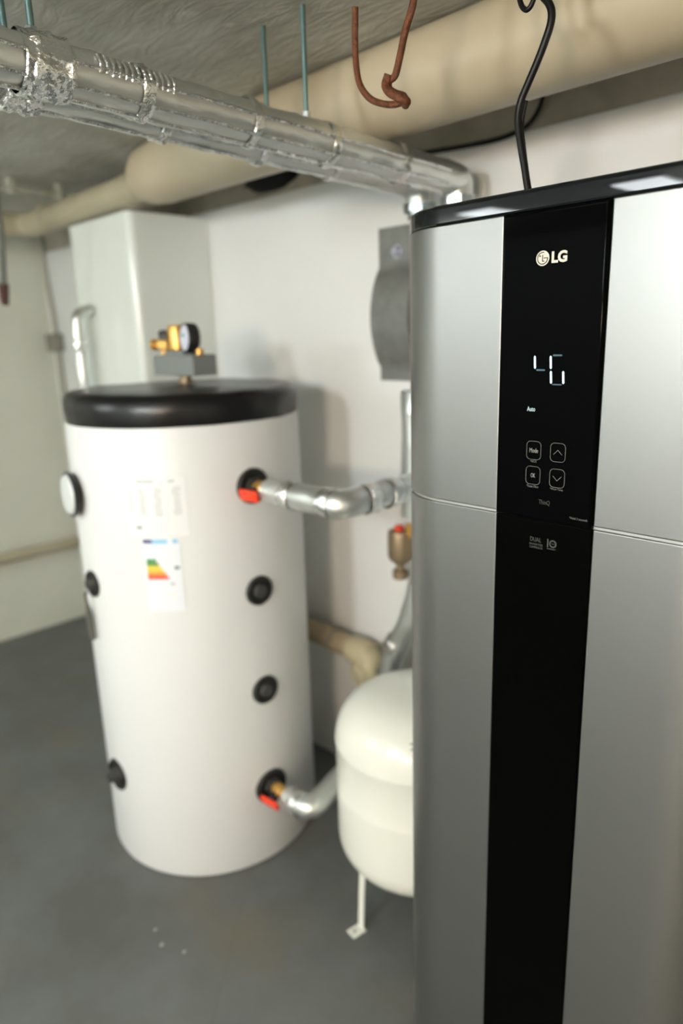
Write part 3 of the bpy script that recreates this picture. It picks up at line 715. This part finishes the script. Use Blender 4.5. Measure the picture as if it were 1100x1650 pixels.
# ------------------------------------------------------------------ expansion vessel
EX, EY, ER = -.98, 1.205, .205
ev = thing('expansion_vessel', 'cream white expansion vessel on small legs beside the silver appliance', 'expansion vessel', (EX, EY, 0))
prof = [(0, .098)]
for k in range(1, 13):
    t = PI/2*k/12; prof.append((ER*math.sin(t)**.8, .098+.115*(1-math.cos(t))))
prof += [(ER, .30), (ER+.0015, .345), (ER+.0015, .352), (ER, .357), (ER, .470), (ER+.002, .474), (ER+.002, .480)]
for k in range(1, 15):
    t = PI/2*k/14; prof.append((ER*math.cos(t)**.62 if k < 14 else 0, .480+.124*math.sin(t)))
part('shell', lathe(prof, (EX, EY, 0), seg=96), 'vessel', ev)['label'] = 'glossy cream steel shell'
part('air_cap', lathe([(0, .596), (.022, .596), (.022, .615), (.018, .620), (0, .620)], (EX+.02, EY, 0), seg=20), 'blackp', ev)
part('fill_valve', lathe([(0, 0), (.008, 0), (.008, .016), (0, .016)], (EX+.095, EY-.135, .545), (.4, -.6, .6), 14), 'blackp', ev)
for k in range(3):
    a = math.radians(-99+120*k); d = Vector((math.cos(a), math.sin(a), 0)); s = Vector((-d.y, d.x, 0))
    def slab(pts, wd, th):
        bm = bmesh.new(); V = []
        for p in pts: V.append([bm.verts.new(p+s*wd/2), bm.verts.new(p-s*wd/2)])
        for A, B in zip(V, V[1:]): bm.faces.new((A[0], A[1], B[1], B[0]))
        bmesh.ops.recalc_face_normals(bm, faces=bm.faces[:])
        r_ = bmesh.ops.solidify(bm, geom=bm.faces[:], thickness=th); return bm
    o = Vector((EX, EY, 0))
    lg = part('leg', slab([o+d*.178+Vector((0, 0, .215)), o+d*.186+Vector((0, 0, .09)), o+d*.190+Vector((0, 0, .003))], .020, .003), 'vessel', ev)
    part('foot', box((-.014, -.016, 0), (.022, .016, .004), .001) if False else slab([o+d*.186+Vector((0, 0, .002)), o+d*.226+Vector((0, 0, .002))], .030, .003), 'vessel', lg)
    part('foot_hole', lathe([(0, .0), (.004, .0), (.004, .0012), (0, .0012)], o+d*.212+Vector((0, 0, .0042)), seg=12), 'inkdark', lg)

# ------------------------------------------------------------------ far left wall
lw = thing('skirting_pipe', 'grey pipe running low along the left wall', 'pipe', (XL+.04, .5, .42))
part('pipe_run', tube([(XL+.032, -2.5, .425), (XL+.032, YW-.01, .432)], .028, 20), 'greige', lw)
fl = foil_pipe('insulated_pipe', 'upright foil-wrapped pipe in front of the white column at the left',
    [(-2.44, 1.125, .0), (-2.44, 1.125, 1.545), (-2.44, 1.18, 1.565)], .021, .03, [((-2.44, 1.125, 1.44), (0, 0, 1))], origin=(-2.44, 1.125, 0))
jb = thing('junction_box', 'small grey junction box with conduits in the corner at the left', 'junction box', (-3.46, 1.46, 1.45))
part('box', box((-3.50, 1.440, 1.415), (-3.405, YW, 1.50), .008), 'greybox', jb)
part('conduit', tube([(-3.452, 1.478, 1.42), (-3.452, 1.478, .02)], .013, 12), 'conduit', jb)
part('cable', tube(smoothline([(-3.46, 1.482, 1.49), (-3.47, 1.484, 1.62), (-3.49, 1.484, 1.76), (-3.51, 1.486, ZC)], 5), .011, 10), 'conduit', jb)

# crumbs of white paint on the floor
for i, (x, y, s) in enumerate(((-1.387, .652, .0045), (-1.335, .640, .006), (-1.276, .667, .0055))):
    bm = bmesh.new(); bmesh.ops.create_icosphere(bm, subdivisions=2, radius=s)
    for v in bm.verts: v.co = Vector((x+v.co.x*(1+.3*noise.noise(v.co*200+Vector((i, 0, 0)))), y+v.co.y*1.1, max(0, v.co.z*.45+.002)))
    tag(from_bm('paint_crumb', bm, 'chip'), ('small pale paint crumb on the floor, leftmost of three', 'small pale paint crumb on the floor, middle of three', 'small pale paint crumb on the floor, rightmost of three')[i], 'crumb', 'paint crumbs on the floor')
